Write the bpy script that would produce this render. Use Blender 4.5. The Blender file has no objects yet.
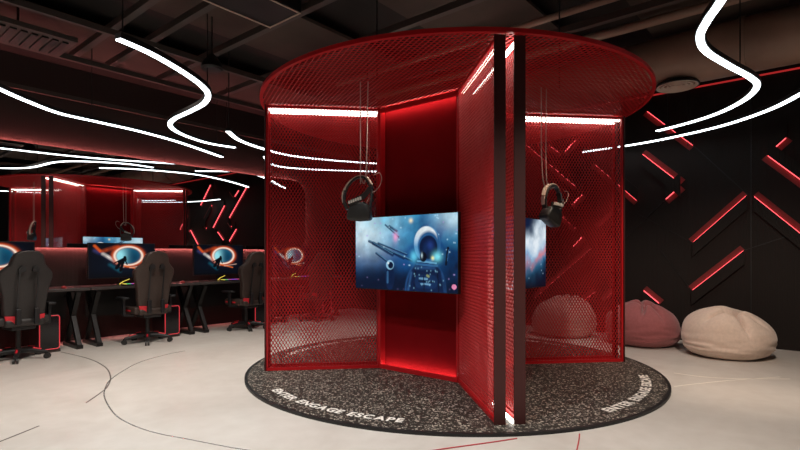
import bpy, bmesh, math, random
import numpy as np
from mathutils import Vector, Matrix, noise as mnoise
random.seed(7)
scn = bpy.context.scene
COL = scn.collection
PI = math.pi
R = math.radians

# ------------------------------------------------------------------ camera
EYE, F, HOR = 1.3, 500.0, 254.6
cam_d = bpy.data.cameras.new('camera')
cam_d.sensor_width = 36.0
cam_d.lens = 36.0 * F / 800.0
cam_d.shift_y = (HOR - 225.0) / 800.0
cam_d.clip_start = 0.05
cam = bpy.data.objects.new('camera', cam_d)
COL.objects.link(cam)
cam.location = (0, 0, EYE)
cam.rotation_euler = (PI / 2, 0, 0)
scn.camera = cam

TH = R(50.4)                     # the room is turned against the view
CU, SU = math.cos(TH), math.sin(TH)
WALL_X, WALL_Y = 8.6, 8.63       # right wall plane, left (mirror) wall plane in room axes
X_MIN, Y_MIN = -4.2, -6.0
CEIL = 4.12


def RW(x, y, z=0.0):
    """room axes -> world"""
    return Vector((x * CU - y * SU, x * SU + y * CU, z))


def at_z(px, py, z):
    """world point of a photo pixel on the level z"""
    D = (EYE - z) * F / (py - HOR)
    return Vector(((px - 400) / F * D, D, z))


def at_right(px, py):
    """(y', z) of a pixel on the right wall"""
    dx = (px - 400) / F
    D = WALL_X / (CU * dx + SU)
    return ((-SU * dx + CU) * D, EYE + (HOR - py) / F * D)


# ------------------------------------------------------------------ materials
def nodes(name):
    m = bpy.data.materials.new(name)
    m.use_nodes = True
    nt = m.node_tree
    b = nt.nodes['Principled BSDF']
    return m, nt, b


def mat(name, col, rough=0.5, metal=0.0, emit=None, strength=0.0, spec=0.5, noise=None, bump=0.0, nscale=40.0, sheen=0.0):
    m, nt, b = nodes(name)
    b.inputs['Base Color'].default_value = (*col, 1)
    b.inputs['Roughness'].default_value = rough
    b.inputs['Metallic'].default_value = metal
    b.inputs['Specular IOR Level'].default_value = spec
    if sheen:
        b.inputs['Sheen Weight'].default_value = sheen
    if emit:
        b.inputs['Emission Color'].default_value = (*emit, 1)
        b.inputs['Emission Strength'].default_value = strength
    if noise or bump:
        tc = nt.nodes.new('ShaderNodeTexCoord')
        n = nt.nodes.new('ShaderNodeTexNoise')
        n.inputs['Scale'].default_value = nscale
        n.inputs['Detail'].default_value = 5
        nt.links.new(tc.outputs['Object'], n.inputs['Vector'])
        if noise:
            r = nt.nodes.new('ShaderNodeValToRGB')
            r.color_ramp.elements[0].position = 0.3
            r.color_ramp.elements[1].position = 0.7
            r.color_ramp.elements[0].color = (*[c * (1 - noise) for c in col], 1)
            r.color_ramp.elements[1].color = (*[min(1, c * (1 + noise)) for c in col], 1)
            nt.links.new(n.outputs['Fac'], r.inputs['Fac'])
            nt.links.new(r.outputs['Color'], b.inputs['Base Color'])
        if bump:
            bp = nt.nodes.new('ShaderNodeBump')
            bp.inputs['Strength'].default_value = bump
            bp.inputs['Distance'].default_value = 0.01
            nt.links.new(n.outputs['Fac'], bp.inputs['Height'])
            nt.links.new(bp.outputs['Normal'], b.inputs['Normal'])
    return m


def emission(name, col, strength):
    return mat(name, tuple(0.25 * c for c in col), 0.5, 0, col, strength)


def concrete():
    m, nt, b = nodes('polished_concrete')
    tc = nt.nodes.new('ShaderNodeTexCoord')
    n1 = nt.nodes.new('ShaderNodeTexNoise'); n1.inputs['Scale'].default_value = 0.9; n1.inputs['Detail'].default_value = 8; n1.inputs['Roughness'].default_value = 0.62
    n2 = nt.nodes.new('ShaderNodeTexNoise'); n2.inputs['Scale'].default_value = 7; n2.inputs['Detail'].default_value = 6
    n1.inputs['Distortion'].default_value = 0.8
    for n in (n1, n2):
        nt.links.new(tc.outputs['Object'], n.inputs['Vector'])
    mx = nt.nodes.new('ShaderNodeMix'); mx.data_type = 'FLOAT'; mx.inputs['Factor'].default_value = 0.3
    nt.links.new(n1.outputs['Fac'], mx.inputs['A']); nt.links.new(n2.outputs['Fac'], mx.inputs['B'])
    r = nt.nodes.new('ShaderNodeValToRGB')
    r.color_ramp.elements[0].position = 0.25; r.color_ramp.elements[0].color = (0.50, 0.455, 0.41, 1)
    r.color_ramp.elements[1].position = 0.68; r.color_ramp.elements[1].color = (0.66, 0.625, 0.58, 1)
    nt.links.new(mx.outputs['Result'], r.inputs['Fac'])
    nt.links.new(r.outputs['Color'], b.inputs['Base Color'])
    r2 = nt.nodes.new('ShaderNodeMapRange'); r2.inputs['To Min'].default_value = 0.28; r2.inputs['To Max'].default_value = 0.5
    nt.links.new(n1.outputs['Fac'], r2.inputs['Value']); nt.links.new(r2.outputs['Result'], b.inputs['Roughness'])
    b.inputs['Specular IOR Level'].default_value = 0.35
    return m


def terrazzo():
    m, nt, b = nodes('dark_terrazzo')
    tc = nt.nodes.new('ShaderNodeTexCoord')
    prev = None
    base = (0.026, 0.023, 0.019, 1)
    for sc_, thr, seed, colr in ((38, 0.76, 0, ((0.52, 0.46, 0.38, 1), (0.13, 0.11, 0.095, 1))), (70, 0.66, 7, ((0.6, 0.54, 0.46, 1), (0.16, 0.13, 0.11, 1)))):
        mp = nt.nodes.new('ShaderNodeMapping'); mp.inputs['Location'].default_value = (seed, seed * 2, 0)
        nt.links.new(tc.outputs['Object'], mp.inputs['Vector'])
        nz = nt.nodes.new('ShaderNodeTexNoise'); nz.inputs['Scale'].default_value = sc_ * 1.1
        nt.links.new(mp.outputs['Vector'], nz.inputs['Vector'])
        vm = nt.nodes.new('ShaderNodeVectorMath'); vm.operation = 'MULTIPLY_ADD'
        vm.inputs[1].default_value = (0.02,) * 3
        nt.links.new(nz.outputs['Color'], vm.inputs[0]); nt.links.new(mp.outputs['Vector'], vm.inputs[2])
        v = nt.nodes.new('ShaderNodeTexVoronoi'); v.inputs['Scale'].default_value = sc_
        nt.links.new(vm.outputs['Vector'], v.inputs['Vector'])
        sp = nt.nodes.new('ShaderNodeSeparateColor'); nt.links.new(v.outputs['Color'], sp.inputs['Color'])
        g = nt.nodes.new('ShaderNodeMath'); g.operation = 'GREATER_THAN'; g.inputs[1].default_value = thr
        nt.links.new(sp.outputs['Red'], g.inputs[0])
        d = nt.nodes.new('ShaderNodeMath'); d.operation = 'LESS_THAN'; d.inputs[1].default_value = 0.45
        nt.links.new(v.outputs['Distance'], d.inputs[0])
        mu = nt.nodes.new('ShaderNodeMath'); mu.operation = 'MULTIPLY'
        nt.links.new(g.outputs[0], mu.inputs[0]); nt.links.new(d.outputs[0], mu.inputs[1])
        cm = nt.nodes.new('ShaderNodeMix'); cm.data_type = 'RGBA'
        nt.links.new(sp.outputs['Green'], cm.inputs['Factor'])
        cm.inputs['A'].default_value = colr[0]; cm.inputs['B'].default_value = colr[1]
        mx = nt.nodes.new('ShaderNodeMix'); mx.data_type = 'RGBA'
        nt.links.new(mu.outputs[0], mx.inputs['Factor'])
        if prev is None:
            mx.inputs['A'].default_value = base
        else:
            nt.links.new(prev, mx.inputs['A'])
        nt.links.new(cm.outputs['Result'], mx.inputs['B'])
        prev = mx.outputs['Result']
    nt.links.new(prev, b.inputs['Base Color'])
    b.inputs['Roughness'].default_value = 0.5
    b.inputs['Specular IOR Level'].default_value = 0.3
    return m


def ribbed(name, col, axis='Y', scale=11.0, angle=0.0, strength=0.6):
    """dark wall covering with fine raised ribs"""
    m, nt, b = nodes(name)
    tc = nt.nodes.new('ShaderNodeTexCoord')
    mp = nt.nodes.new('ShaderNodeMapping')
    mp.inputs['Rotation'].default_value = (angle, 0, 0) if axis == 'Y' else (0, angle, 0)
    nt.links.new(tc.outputs['Object'], mp.inputs['Vector'])
    w = nt.nodes.new('ShaderNodeTexWave'); w.bands_direction = axis; w.inputs['Scale'].default_value = scale
    nt.links.new(mp.outputs['Vector'], w.inputs['Vector'])
    bp = nt.nodes.new('ShaderNodeBump'); bp.inputs['Strength'].default_value = strength; bp.inputs['Distance'].default_value = 0.012
    nt.links.new(w.outputs['Fac'], bp.inputs['Height'])
    nt.links.new(bp.outputs['Normal'], b.inputs['Normal'])
    b.inputs['Base Color'].default_value = (*col, 1)
    b.inputs['Roughness'].default_value = 0.6
    b.inputs['Specular IOR Level'].default_value = 0.15
    return m


def screen_mat(name, strength):
    m, nt, b = nodes(name)
    a = nt.nodes.new('ShaderNodeAttribute'); a.attribute_name = 'picture'
    nt.links.new(a.outputs['Color'], b.inputs['Emission Color'])
    b.inputs['Emission Strength'].default_value = strength
    b.inputs['Base Color'].default_value = (0.01, 0.01, 0.012, 1)
    b.inputs['Roughness'].default_value = 0.3
    b.inputs['Specular IOR Level'].default_value = 0.04
    return m


M = dict(
    concrete=concrete(), terrazzo=terrazzo(),
    edge=mat('black_edge', (0.006, 0.006, 0.006), 0.5),
    ceiling=mat('dark_ceiling_paint', (0.014, 0.0105, 0.009), 0.8, noise=0.3, nscale=1.5),
    raft=mat('brown_board', (0.06, 0.041, 0.031), 0.75, noise=0.2, nscale=2.0),
    track=mat('track_paint', (0.055, 0.042, 0.036), 0.55),
    duct=mat('duct_paint', (0.34, 0.21, 0.155), 0.5, 0.1, noise=0.15, nscale=3.0),
    pipe=mat('pipe_paint', (0.30, 0.19, 0.14), 0.5),
    grille=mat('grille_paint', (0.62, 0.47, 0.38), 0.6),
    dark=mat('black_steel', (0.012, 0.011, 0.011), 0.45, 0.3),
    wire=mat('black_wire', (0.008, 0.008, 0.008), 0.6),
    wall=ribbed('ribbed_wall', (0.021, 0.0165, 0.015), 'Y', 17.0, 0.0, 0.25),
    slab=ribbed('ribbed_panel', (0.021, 0.0165, 0.015), 'Y', 17.0, R(0), 0.25),
    wall2=ribbed('ribbed_wall_left', (0.042, 0.032, 0.029), 'X', 18.0, 0.0, 0.25),
    plain=mat('dark_wall_paint', (0.012, 0.01, 0.009), 0.8),
    mesh=mat('red_mesh_paint', (0.57, 0.022, 0.025), 0.42, 0.0, spec=0.4),
    frame=mat('red_frame_paint', (0.50, 0.010, 0.014), 0.38, 0.0, spec=0.4),
    post=mat('shaded_post_red', (0.055, 0.010, 0.009), 0.5),  # frame red darkened, the shade on the posts is in the colour
    core=mat('red_core_board', (0.20, 0.006, 0.008), 0.9, spec=0.0, noise=0.06, nscale=4),
    led=emission('white_led', (1.0, 0.93, 0.84), 7.0), core_led=emission('core_white_led', (1.0, 0.9, 0.8), 20.0),
    tube=emission('cool_white_led', (0.86, 0.96, 1.0), 5.0),
    red_led=emission('red_led', (0.95, 0.09, 0.105), 3.2),
    glow_reflector=ribbed('red_glow_ribs', (0.26, 0.06, 0.06), 'Y', 26.0, 0.0, 0.8),  # lighter red than the wall, to carry the strip glow
    dim_red=emission('dim_red_led', (1.0, 0.05, 0.05), 0.35),
    halo=emission('mirror_red_led', (1.0, 0.24, 0.23), 80.0),
    letters=mat('white_lettering', (0.86, 0.82, 0.76), 0.55),
    mirror=mat('mirror_glass', (0.82, 0.82, 0.82), 0.0, 1.0),
    leather=mat('chair_leather', (0.046, 0.030, 0.024), 0.5, noise=0.15, nscale=60, bump=0.1),
    leather2=mat('chair_leather_grey', (0.023, 0.020, 0.019), 0.5, noise=0.15, nscale=60, bump=0.1),
    plastic=mat('black_plastic', (0.012, 0.012, 0.013), 0.4),
    red_leather=mat('red_leather', (0.66, 0.02, 0.035), 0.45),
    caster=mat('caster_rubber', (0.02, 0.02, 0.02), 0.5),
    desktop=mat('desk_board', (0.05, 0.042, 0.04), 0.35),
    steel=mat('desk_leg_steel', (0.018, 0.017, 0.017), 0.4, 0.4),
    pc_edge=emission('pc_red_edge', (1.0, 0.06, 0.08), 0.55),
    pc_glass=mat('pc_glass', (0.006, 0.006, 0.008), 0.12),
    pc_case=mat('pc_case', (0.06, 0.05, 0.045), 0.4),
    cable=mat('red_cable', (0.5, 0.06, 0.07), 0.5),
    inlay_dark=mat('dark_inlay', (0.12, 0.10, 0.09), 0.4),
    inlay_light=mat('steel_inlay', (0.75, 0.73, 0.7), 0.25, 0.8),
    inlay_glint=mat('glint_inlay', (0.85, 0.80, 0.72), 0.4),  # reflecting inlay, its highlight put into a bright base colour
    bag_white=mat('cream_velour', (0.76, 0.60, 0.50), 0.9, noise=0.06, nscale=30, bump=0.15, sheen=0.3),
    bag_pink=mat('dusty_rose_velour', (0.34, 0.10, 0.105), 0.9, noise=0.08, nscale=30, bump=0.15, sheen=0.3),
    bag_pale=mat('pale_pink_velour', (0.52, 0.29, 0.26), 0.9, noise=0.08, nscale=30, bump=0.15, sheen=0.3),
    vr_black=mat('headset_black', (0.03, 0.027, 0.024), 0.45),
    vr_pad=mat('headset_strap_beige', (0.70, 0.52, 0.42), 0.6),
    vr_trim=mat('headset_white_trim', (0.75, 0.68, 0.6), 0.5),
    cord=mat('pale_cord', (0.55, 0.36, 0.32), 0.7),
    tv_pic=screen_mat('tv_picture', 0.95), mon_pic=screen_mat('monitor_picture', 0.95),
    lens=mat('lamp_lens', (0.7, 0.7, 0.7), 0.3),
    key_y=emission('key_yellow', (0.9, 0.7, 0.1), 0.9), key_g=emission('key_green', (0.1, 0.8, 0.2), 0.6),
    key_p=emission('key_purple', (0.35, 0.1, 0.8), 0.6), key_r=emission('key_red', (0.9, 0.1, 0.1), 0.6),
)


# ------------------------------------------------------------------ mesh helpers
class MB:
    def __init__(s):
        s.bm = bmesh.new()

    def box(s, c, size, rot=None, bevel=0.0, seg=2):
        t = bmesh.new()
        bmesh.ops.create_cube(t, size=1.0)
        bmesh.ops.scale(t, vec=size, verts=t.verts)
        if bevel:
            bmesh.ops.bevel(t, geom=t.edges[:], offset=bevel, segments=seg, profile=0.5, affect='EDGES')
        mt = Matrix.Translation(Vector(c))
        if rot is not None:
            mt = mt @ rot.to_4x4()
        t.transform(mt)
        s.add(t)
        return s

    def add(s, t):
        me = bpy.data.meshes.new('tmp')
        t.to_mesh(me); t.free()
        s.bm.from_mesh(me)
        bpy.data.meshes.remove(me)

    def bar(s, p0, p1, w, h, up=(0, 0, 1), bevel=0.0):
        p0, p1 = Vector(p0), Vector(p1)
        d = p1 - p0
        z = d.normalized()
        upv = Vector(up)
        if abs(z.dot(upv)) > 0.98:
            upv = Vector((0, 1, 0))
        x = upv.cross(z).normalized()
        y = z.cross(x)
        rot = Matrix((x, y, z)).transposed()
        return s.box((p0 + p1) / 2, (w, h, d.length), rot, bevel)

    def tube(s, pts, r, n=8, closed=False, flat=None, caps=True):
        """sweep a round (or flat = (w,h) rectangular) section along points"""
        pts = [Vector(p) for p in pts]
        k = len(pts)
        rings = []
        for i, p in enumerate(pts):
            a = pts[(i - 1) % k] if (closed or i > 0) else pts[i]
            b = pts[(i + 1) % k] if (closed or i < k - 1) else pts[i]
            d = (b - a).normalized()
            up = Vector((0, 0, 1)) if abs(d.z) < 0.95 else Vector((1, 0, 0))
            x = d.cross(up).normalized()
            y = x.cross(d).normalized()
            rr = r[i] if isinstance(r, (list, tuple)) else r
            ring = []
            if flat:
                for sx, sy in ((-1, -1), (1, -1), (1, 1), (-1, 1)):
                    ring.append(s.bm.verts.new(p + x * sx * flat[0] / 2 + y * sy * flat[1] / 2))
            else:
                for j in range(n):
                    t = 2 * PI * j / n
                    ring.append(s.bm.verts.new(p + x * math.cos(t) * rr + y * math.sin(t) * rr))
            rings.append(ring)
        m = len(rings[0])
        for i in range(k if closed else k - 1):
            A, B = rings[i], rings[(i + 1) % k]
            for j in range(m):
                s.bm.faces.new((A[j], A[(j + 1) % m], B[(j + 1) % m], B[j]))
        if not closed and caps:
            s.bm.faces.new(rings[0][::-1]); s.bm.faces.new(rings[-1])
        return s

    def cyl(s, p0, p1, r0, r1=None, n=24):
        r1 = r0 if r1 is None else r1
        return s.tube([p0, p1], [r0, r1], n)

    def lathe(s, prof, c=(0, 0, 0), n=48):
        c = Vector(c)
        rings = []
        for r, z in prof:
            if r < 1e-6:
                rings.append([s.bm.verts.new(c + Vector((0, 0, z)))])
            else:
                rings.append([s.bm.verts.new(c + Vector((r * math.cos(2 * PI * j / n), r * math.sin(2 * PI * j / n), z))) for j in range(n)])
        for A, B in zip(rings, rings[1:]):
            for j in range(n):
                q = [A[j % len(A)], A[(j + 1) % len(A)], B[(j + 1) % len(B)], B[j % len(B)]]
                q = list(dict.fromkeys(q))
                if len(q) >= 3:
                    s.bm.faces.new(q)
        return s

    def prism(s, poly, fn, d0, d1, bevel=0.0):
        """extrude a 2-D outline; fn(a, b, depth) -> point"""
        t = bmesh.new()
        A = [t.verts.new(fn(a, b, d0)) for a, b in poly]
        B = [t.verts.new(fn(a, b, d1)) for a, b in poly]
        t.faces.new(A[::-1]); t.faces.new(B)
        k = len(poly)
        for i in range(k):
            t.faces.new((A[i], A[(i + 1) % k], B[(i + 1) % k], B[i]))
        bmesh.ops.recalc_face_normals(t, faces=t.faces)
        if bevel:
            es = [e for e in t.edges if len(e.link_faces) == 2 and e.calc_face_angle(0) > 0.7]
            bmesh.ops.bevel(t, geom=es, offset=bevel, segments=3, profile=0.5, affect='EDGES')
        s.add(t)
        return s

    def build(s, name, m, parent=None, smooth=False):
        bmesh.ops.recalc_face_normals(s.bm, faces=s.bm.faces)
        me = bpy.data.meshes.new(name)
        s.bm.to_mesh(me); s.bm.free()
        me.materials.append(m)
        if smooth:
            me.polygons.foreach_set('use_smooth', [True] * len(me.polygons))
            if smooth != 'all':
                me.set_sharp_from_angle(angle=R(38))
        o = bpy.data.objects.new(name, me)
        COL.objects.link(o)
        if parent:
            o.parent = parent
        return o


def tag(o, label=None, cat=None, group=None, kind=None):
    if label: o['label'] = label
    if cat: o['category'] = cat
    if group: o['group'] = group
    if kind: o['kind'] = kind
    return o


def thing(name, label, cat, loc=(0, 0, 0), rz=0.0, group=None):
    o = bpy.data.objects.new(name, None)
    o.empty_display_size = 0.1
    COL.objects.link(o)
    o.location = loc
    o.rotation_euler = (0, 0, rz)
    return tag(o, label, cat, group)


def copy_tree(o, parent=None):
    c = o.copy()
    COL.objects.link(c)
    if parent:
        c.parent = parent
    for ch in list(o.children):
        copy_tree(ch, c)
    return c


def catmull(pts, n=10, closed=False):
    pts = [Vector(p) for p in pts]
    out = []
    k = len(pts)
    for i in range(k if closed else k - 1):
        g = (lambda j: pts[j % k]) if closed else (lambda j: pts[min(max(j, 0), k - 1)])
        p0, p1, p2, p3 = g(i - 1), g(i), g(i + 1), g(i + 2)
        for t in range(n):
            t /= n
            out.append(0.5 * ((2 * p1) + (p2 - p0) * t + (2 * p0 - 5 * p1 + 4 * p2 - p3) * t * t + (3 * p1 - p0 - 3 * p2 + p3) * t ** 3))
    if not closed:
        out.append(pts[-1])
    return out


def struct(o):
    o['kind'] = 'structure'
    return o


# ------------------------------------------------------------------ room shell
def room_box(name, x0, x1, y0, y1, z0, z1, m):
    o = MB().box(((x0 + x1) / 2, (y0 + y1) / 2, (z0 + z1) / 2), (x1 - x0, y1 - y0, z1 - z0)).build(name, m)
    o.rotation_euler = (0, 0, TH)
    return struct(o)


room_box('floor', X_MIN, WALL_X, Y_MIN, WALL_Y, -0.12, 0.0, M['concrete'])
room_box('ceiling', X_MIN, WALL_X, Y_MIN, WALL_Y, CEIL, CEIL + 0.12, M['ceiling'])
room_box('wall_right', WALL_X, WALL_X + 0.15, Y_MIN, WALL_Y + 0.15, -0.12, CEIL + 0.12, M['wall'])
room_box('wall_left', X_MIN, WALL_X, WALL_Y, WALL_Y + 0.15, -0.12, CEIL + 0.12, M['wall2'])
room_box('wall_back', X_MIN - 0.15, X_MIN, Y_MIN, WALL_Y + 0.15, -0.12, CEIL + 0.12, M['plain'])
room_box('wall_front', X_MIN - 0.15, WALL_X + 0.15, Y_MIN - 0.15, Y_MIN, -0.12, CEIL + 0.12, M['plain'])

# floor inlays
def inlay(n, px, m, w=0.012):
    pts = catmull([at_z(x, y, 0.0) for x, y in px], 8)
    pts = [Vector((p.x, p.y, 0.0012)) for p in pts]
    struct(MB().tube(pts, 0, flat=(w, 0.002)).build('trim_%d' % n, m))


inlay(1, [(61, 352), (88, 358.5), (105, 367), (110.5, 377), (107.5, 386.6), (101, 392.6), (86, 403)], M['inlay_dark'])
inlay(2, [(185, 351), (169, 354), (145, 360.5), (130, 367), (111.5, 379), (105, 389), (105, 399), (115, 414.6), (132, 425), (155.5, 433), (186, 439), (233, 448), (280, 455)], M['inlay_light'])
inlay(3, [(-30, 452), (0, 441.6), (39, 426)], M['inlay_dark'])
inlay(4, [(674, 373), (700, 376.5), (730, 378.5), (790, 379)], M['inlay_glint'], 0.016)
inlay(5, [(674, 386.5), (700, 383.5), (730, 380.5), (780, 377)], M['inlay_glint'], 0.016)

# ------------------------------------------------------------------ ceiling services (room axes)
def room_thing(name, label, cat, x=0, y=0, z=0, group=None):
    return thing(name, label, cat, RW(x, y, z), TH, group)


raft_x = []
def raft(y0, y1, z, label):
    o = MB().box((1.35, 0, 0), (10.6, y1 - y0, 0.04)).build('ceiling_raft', M['raft'])
    o.location = RW(0, (y0 + y1) / 2, z); o.rotation_euler = (0, 0, TH)
    tag(o, label, 'ceiling panel')


raft(0.2, 1.5, 3.96, 'brown ceiling board running over the front of the red booth')
raft(2.3, 3.5, 3.96, 'brown ceiling board behind the S-shaped lamp, third from the mirror wall')
raft(4.4, 5.5, 3.96, 'brown ceiling board above the S-shaped lamp, second from the mirror wall')
raft(6.4, 7.5, 3.96, 'brown ceiling board closest to the mirror wall')
raft(-2.2, -0.9, 3.96, 'brown ceiling board over the round air diffuser')
TR = [(2.15, 'first'), (2.55, 'second'), (3.2, 'third'), (4.1, 'fourth'), (5.3, 'fifth')]
for i, (x, w) in enumerate(TR):
    o = MB().box((0, 2.2, 0), (0.07, 11.6, 0.07)).build('ceiling_track', M['track'])
    o.location = RW(x, -1.0, 3.72); o.rotation_euler = (0, 0, TH)
    tag(o, 'grey brown ceiling track, %s from the camera of those crossing above the desks' % w, 'ceiling track')
for x, y, l in ((4.6, 6.7, 'long dark rail above the mirror'), (4.6, 8.4, 'grey brown rail along the top of the mirror wall'), (4.6, 5.6, 'long dark rail between two ceiling tracks above the desks')):
    o = MB().box((0, 0, 0), (8.0, 0.05, 0.06)).build('ceiling_rail', M['track'])
    o.location = RW(x, y, 3.60); o.rotation_euler = (0, 0, TH)
    tag(o, l, 'ceiling rail')
# pipes along the right wall
for x, z, r, l in ((5.08, 3.8, 0.035, 'thin brown ceiling pipe farthest from the patterned wall'), (5.55, 3.82, 0.028, 'thinnest brown ceiling pipe, middle one of three'),
                   (5.95, 3.84, 0.05, 'brown ceiling pipe beside the round duct')):
    o = MB().cyl((0, -6.8, 0), (0, 3.4, 0), r, n=12).build('ceiling_pipe', M['pipe'], smooth=True)
    o.location = RW(x, 2.0, z); o.rotation_euler = (0, 0, TH)
    tag(o, l, 'pipe')
t = room_thing('air_duct', 'large round brown air duct under the ceiling along the patterned wall', 'air duct', 6.72, 0, 3.62)
mb = MB().cyl((0, -4.8, 0), (0, 4.0, 0), 0.30, n=32)
mb.build('duct_body', M['duct'], t, True)
for y in (-3.6, -2.2, -0.8, 0.6, 2.0, 3.4):
    MB().cyl((0, y - 0.03, 0), (0, y + 0.03, 0), 0.318, n=32).build('duct_collar', M['duct'], t, True)
dp = at_z(677, 87, 3.3)
t = thing('air_diffuser', 'round white ringed air diffuser hanging from the brown duct', 'air vent', dp, TH)
mb = MB()
for r in (0.06, 0.11, 0.16, 0.21):
    mb.lathe([(r - 0.022, 0.02), (r + 0.006, -0.004), (r + 0.012, 0.004), (r - 0.012, 0.03)], n=40)
mb.build('ring', M['grille'], t, True)
MB().lathe([(0, 0.035), (0.2, 0.035), (0.235, 0.0), (0.24, 0.008), (0.225, 0.04), (0.15, 0.07), (0, 0.07)], n=40).build('housing', M['dark'], t, True)
MB().tube(catmull([(0, 0, 0.06), (0.01, 0, 0.16), (0.02, 0.0, 0.28), (0.02, 0.0, 0.30)]), 0.14, 20).build('flexible_duct', M['duct'], t, True)
# linear grille upper left, cassette unit above the booth
gp = at_z(18, 38, 3.55)
t = thing('air_grille', 'pale slotted ceiling air grille above the mirror wall desks', 'air vent', gp, TH)
MB().box((0, 0, 0.04), (0.9, 0.62, 0.05)).build('plate', M['track'], t)
mb = MB()
for k in range(9):
    mb.box((-0.36 + k * 0.09, 0.0, 0.008), (0.055, 0.46, 0.02))
mb.build('slot', M['dark'], t)
MB().cyl((0, 0, 0.06), (0, 0, 0.8), 0.012, n=8).build('hanger', M['wire'], t)
ap = at_z(250, 6, 3.6)
t = thing('cassette_unit', 'dark square ceiling air unit with thin pale outline above the booth', 'air conditioner', ap, TH)
MB().box((0, 0, 0.16), (0.8, 0.5, 0.3), bevel=0.01).build('body', M['dark'], t)
mb = MB()
for a, b, sx, sy in ((0, 0.235, 0.8, 0.012), (0, -0.235, 0.8, 0.012), (0.39, 0, 0.012, 0.47), (-0.39, 0, 0.012, 0.47)):
    mb.box((a, b, 0.006), (sx, sy, 0.01))
mb.build('trim_frame', M['grille'], t)
MB().cyl((0, 0, 0.3), (0, 0, 0.76), 0.012, n=8).build('hanger', M['wire'], t)
# hanging bell of the ventilation above the desks
for px, py, l in ((212, 70, 'dark conical loudspeaker hanging behind the S-shaped lamp'),):
    p = at_z(px, py, 3.35)
    t = thing('pendant_speaker', l, 'loudspeaker', p)
    MB().lathe([(0, 0.0), (0.10, 0.0), (0.12, 0.02), (0.10, 0.08), (0.05, 0.15), (0.02, 0.18), (0, 0.18)], n=32).build('housing', M['dark'], t, True)
    MB().cyl((0, 0, 0.17), (0, 0, CEIL - 3.35), 0.008, n=8).build('hanger', M['wire'], t)

# ------------------------------------------------------------------ LED ribbon lamps
LED_Z = 3.0
def ribbon(label, px, hang, w=0.056):
    pts = catmull([at_z(x, y, LED_Z) for x, y in px], 10)
    c = pts[len(pts) // 2].copy()
    t = thing('ribbon_lamp', label, 'ceiling lamp', c, 0, None)
    loc = [p - c for p in pts]
    MB().tube([p + Vector((0, 0, 0.006)) for p in loc], 0, flat=(w, 0.012)).build('diffuser', M['tube'], t)
    MB().tube([p + Vector((0, 0, 0.035)) for p in loc], 0, flat=(w + 0.012, 0.045)).build('profile', M['dark'], t)
    for f in hang:
        p = loc[int(f * (len(loc) - 1))]
        MB().cyl(p + Vector((0, 0, 0.05)), p + Vector((0, 0, CEIL - LED_Z)), 0.006, n=6).build('hanging_wire', M['wire'], t)
    return t


ribbon('white S-shaped ribbon lamp hanging above the desks, left of the booth',
       [(118, 40), (150, 54), (180, 71), (200, 85), (208, 95), (204, 104), (190, 112), (175, 119), (170, 125), (175, 131), (190, 138), (210, 144), (235, 148)], (0.02, 0.38, 0.97))
ribbon('long white ribbon lamp in a shallow sweep along the mirror wall',
       [(-120, 30), (-60, 62), (0, 90), (30, 103), (60, 114), (100, 123), (140, 132), (180, 143), (222, 157.5)], (0.2, 0.6, 0.98))
ribbon('white ribbon lamp running behind the left mesh wall of the booth, upper of two lines',
       [(228, 132), (240, 141), (264, 149.5), (291, 156), (330, 160.5), (378, 164), (400, 165)], (0.02, 0.5, 0.97), 0.06)
ribbon('white ribbon lamp behind the left mesh wall of the booth, lower of two lines',
       [(265, 157), (268.5, 163), (276, 166), (291, 168.3), (330, 170.5), (378, 172), (400, 173)], (0.02, 0.97), 0.06)
ribbon('broad white S-shaped ribbon lamp above the cream bean bag',
       [(742, -40), (722, 0), (707, 22), (700, 38), (706, 52), (728, 66), (750, 78), (757, 87), (745, 100), (720, 113), (690, 123), (657, 131.5)], (0.05, 0.5, 0.97))
ribbon('long white ribbon lamp sweeping in front of the patterned wall to the right mesh wall',
       [(850, 60), (820, 83), (800, 95), (770, 110), (730, 124), (690, 134), (640, 144), (582, 152.5)], (0.1, 0.5, 0.95))
# ------------------------------------------------------------------ mirror
X0M, X1M, Z0M, Z1M, RM = -3.2, 7.1, 1.40, 2.88, 0.32
def rrect(x0, x1, z0, z1, r, n=8):
    out = []
    for cx, cz, a0 in ((x1 - r, z1 - r, 0), (x0 + r, z1 - r, 90), (x0 + r, z0 + r, 180), (x1 - r, z0 + r, 270)):
        for i in range(n + 1):
            a = R(a0 + 90 * i / n)
            out.append((cx + r * math.cos(a), cz + r * math.sin(a)))
    return out


t = room_thing('wall_mirror', 'long rounded wall mirror with red glowing edge above the desks', 'mirror', 2.0, WALL_Y, 0)
def mfn(a, b, d): return Vector((a - 2.0, -d, b))
MB().prism(rrect(X0M + 0.01, X1M - 0.01, Z0M + 0.01, Z1M - 0.01, RM), mfn, 0.075, 0.082).build('mirror_glass', M['mirror'], t)
MB().prism(rrect(X0M, X1M, Z0M, Z1M, RM), mfn, 0.05, 0.075).build('backing_frame', M['dark'], t)
per = [Vector((a - 2.0, -0.028, b)) for a, b in rrect(X0M + 0.009, X1M - 0.009, Z0M + 0.009, Z1M - 0.009, RM - 0.009)]
mb = MB(); mb.tube(per, 0.009, 6, closed=True)
mb.build('glow_strip', M['halo'], t)
MB().prism(rrect(X0M + 0.06, X1M - 0.06, Z0M + 0.06, Z1M - 0.06, RM - 0.06), mfn, 0.0, 0.05).build('mount', M['dark'], t)

# ------------------------------------------------------------------ patterned right wall : raised panels with red light strips
def wall_light(label, p, q, side, ext=0.5):
    """strip along pixels p-q of the right wall; the raised panel lies on the far side from the glow"""
    a, b = (Vector(at_right(*p)), Vector(at_right(*q)))
    wall_light_yz(label, a, b, side, ext)


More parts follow.
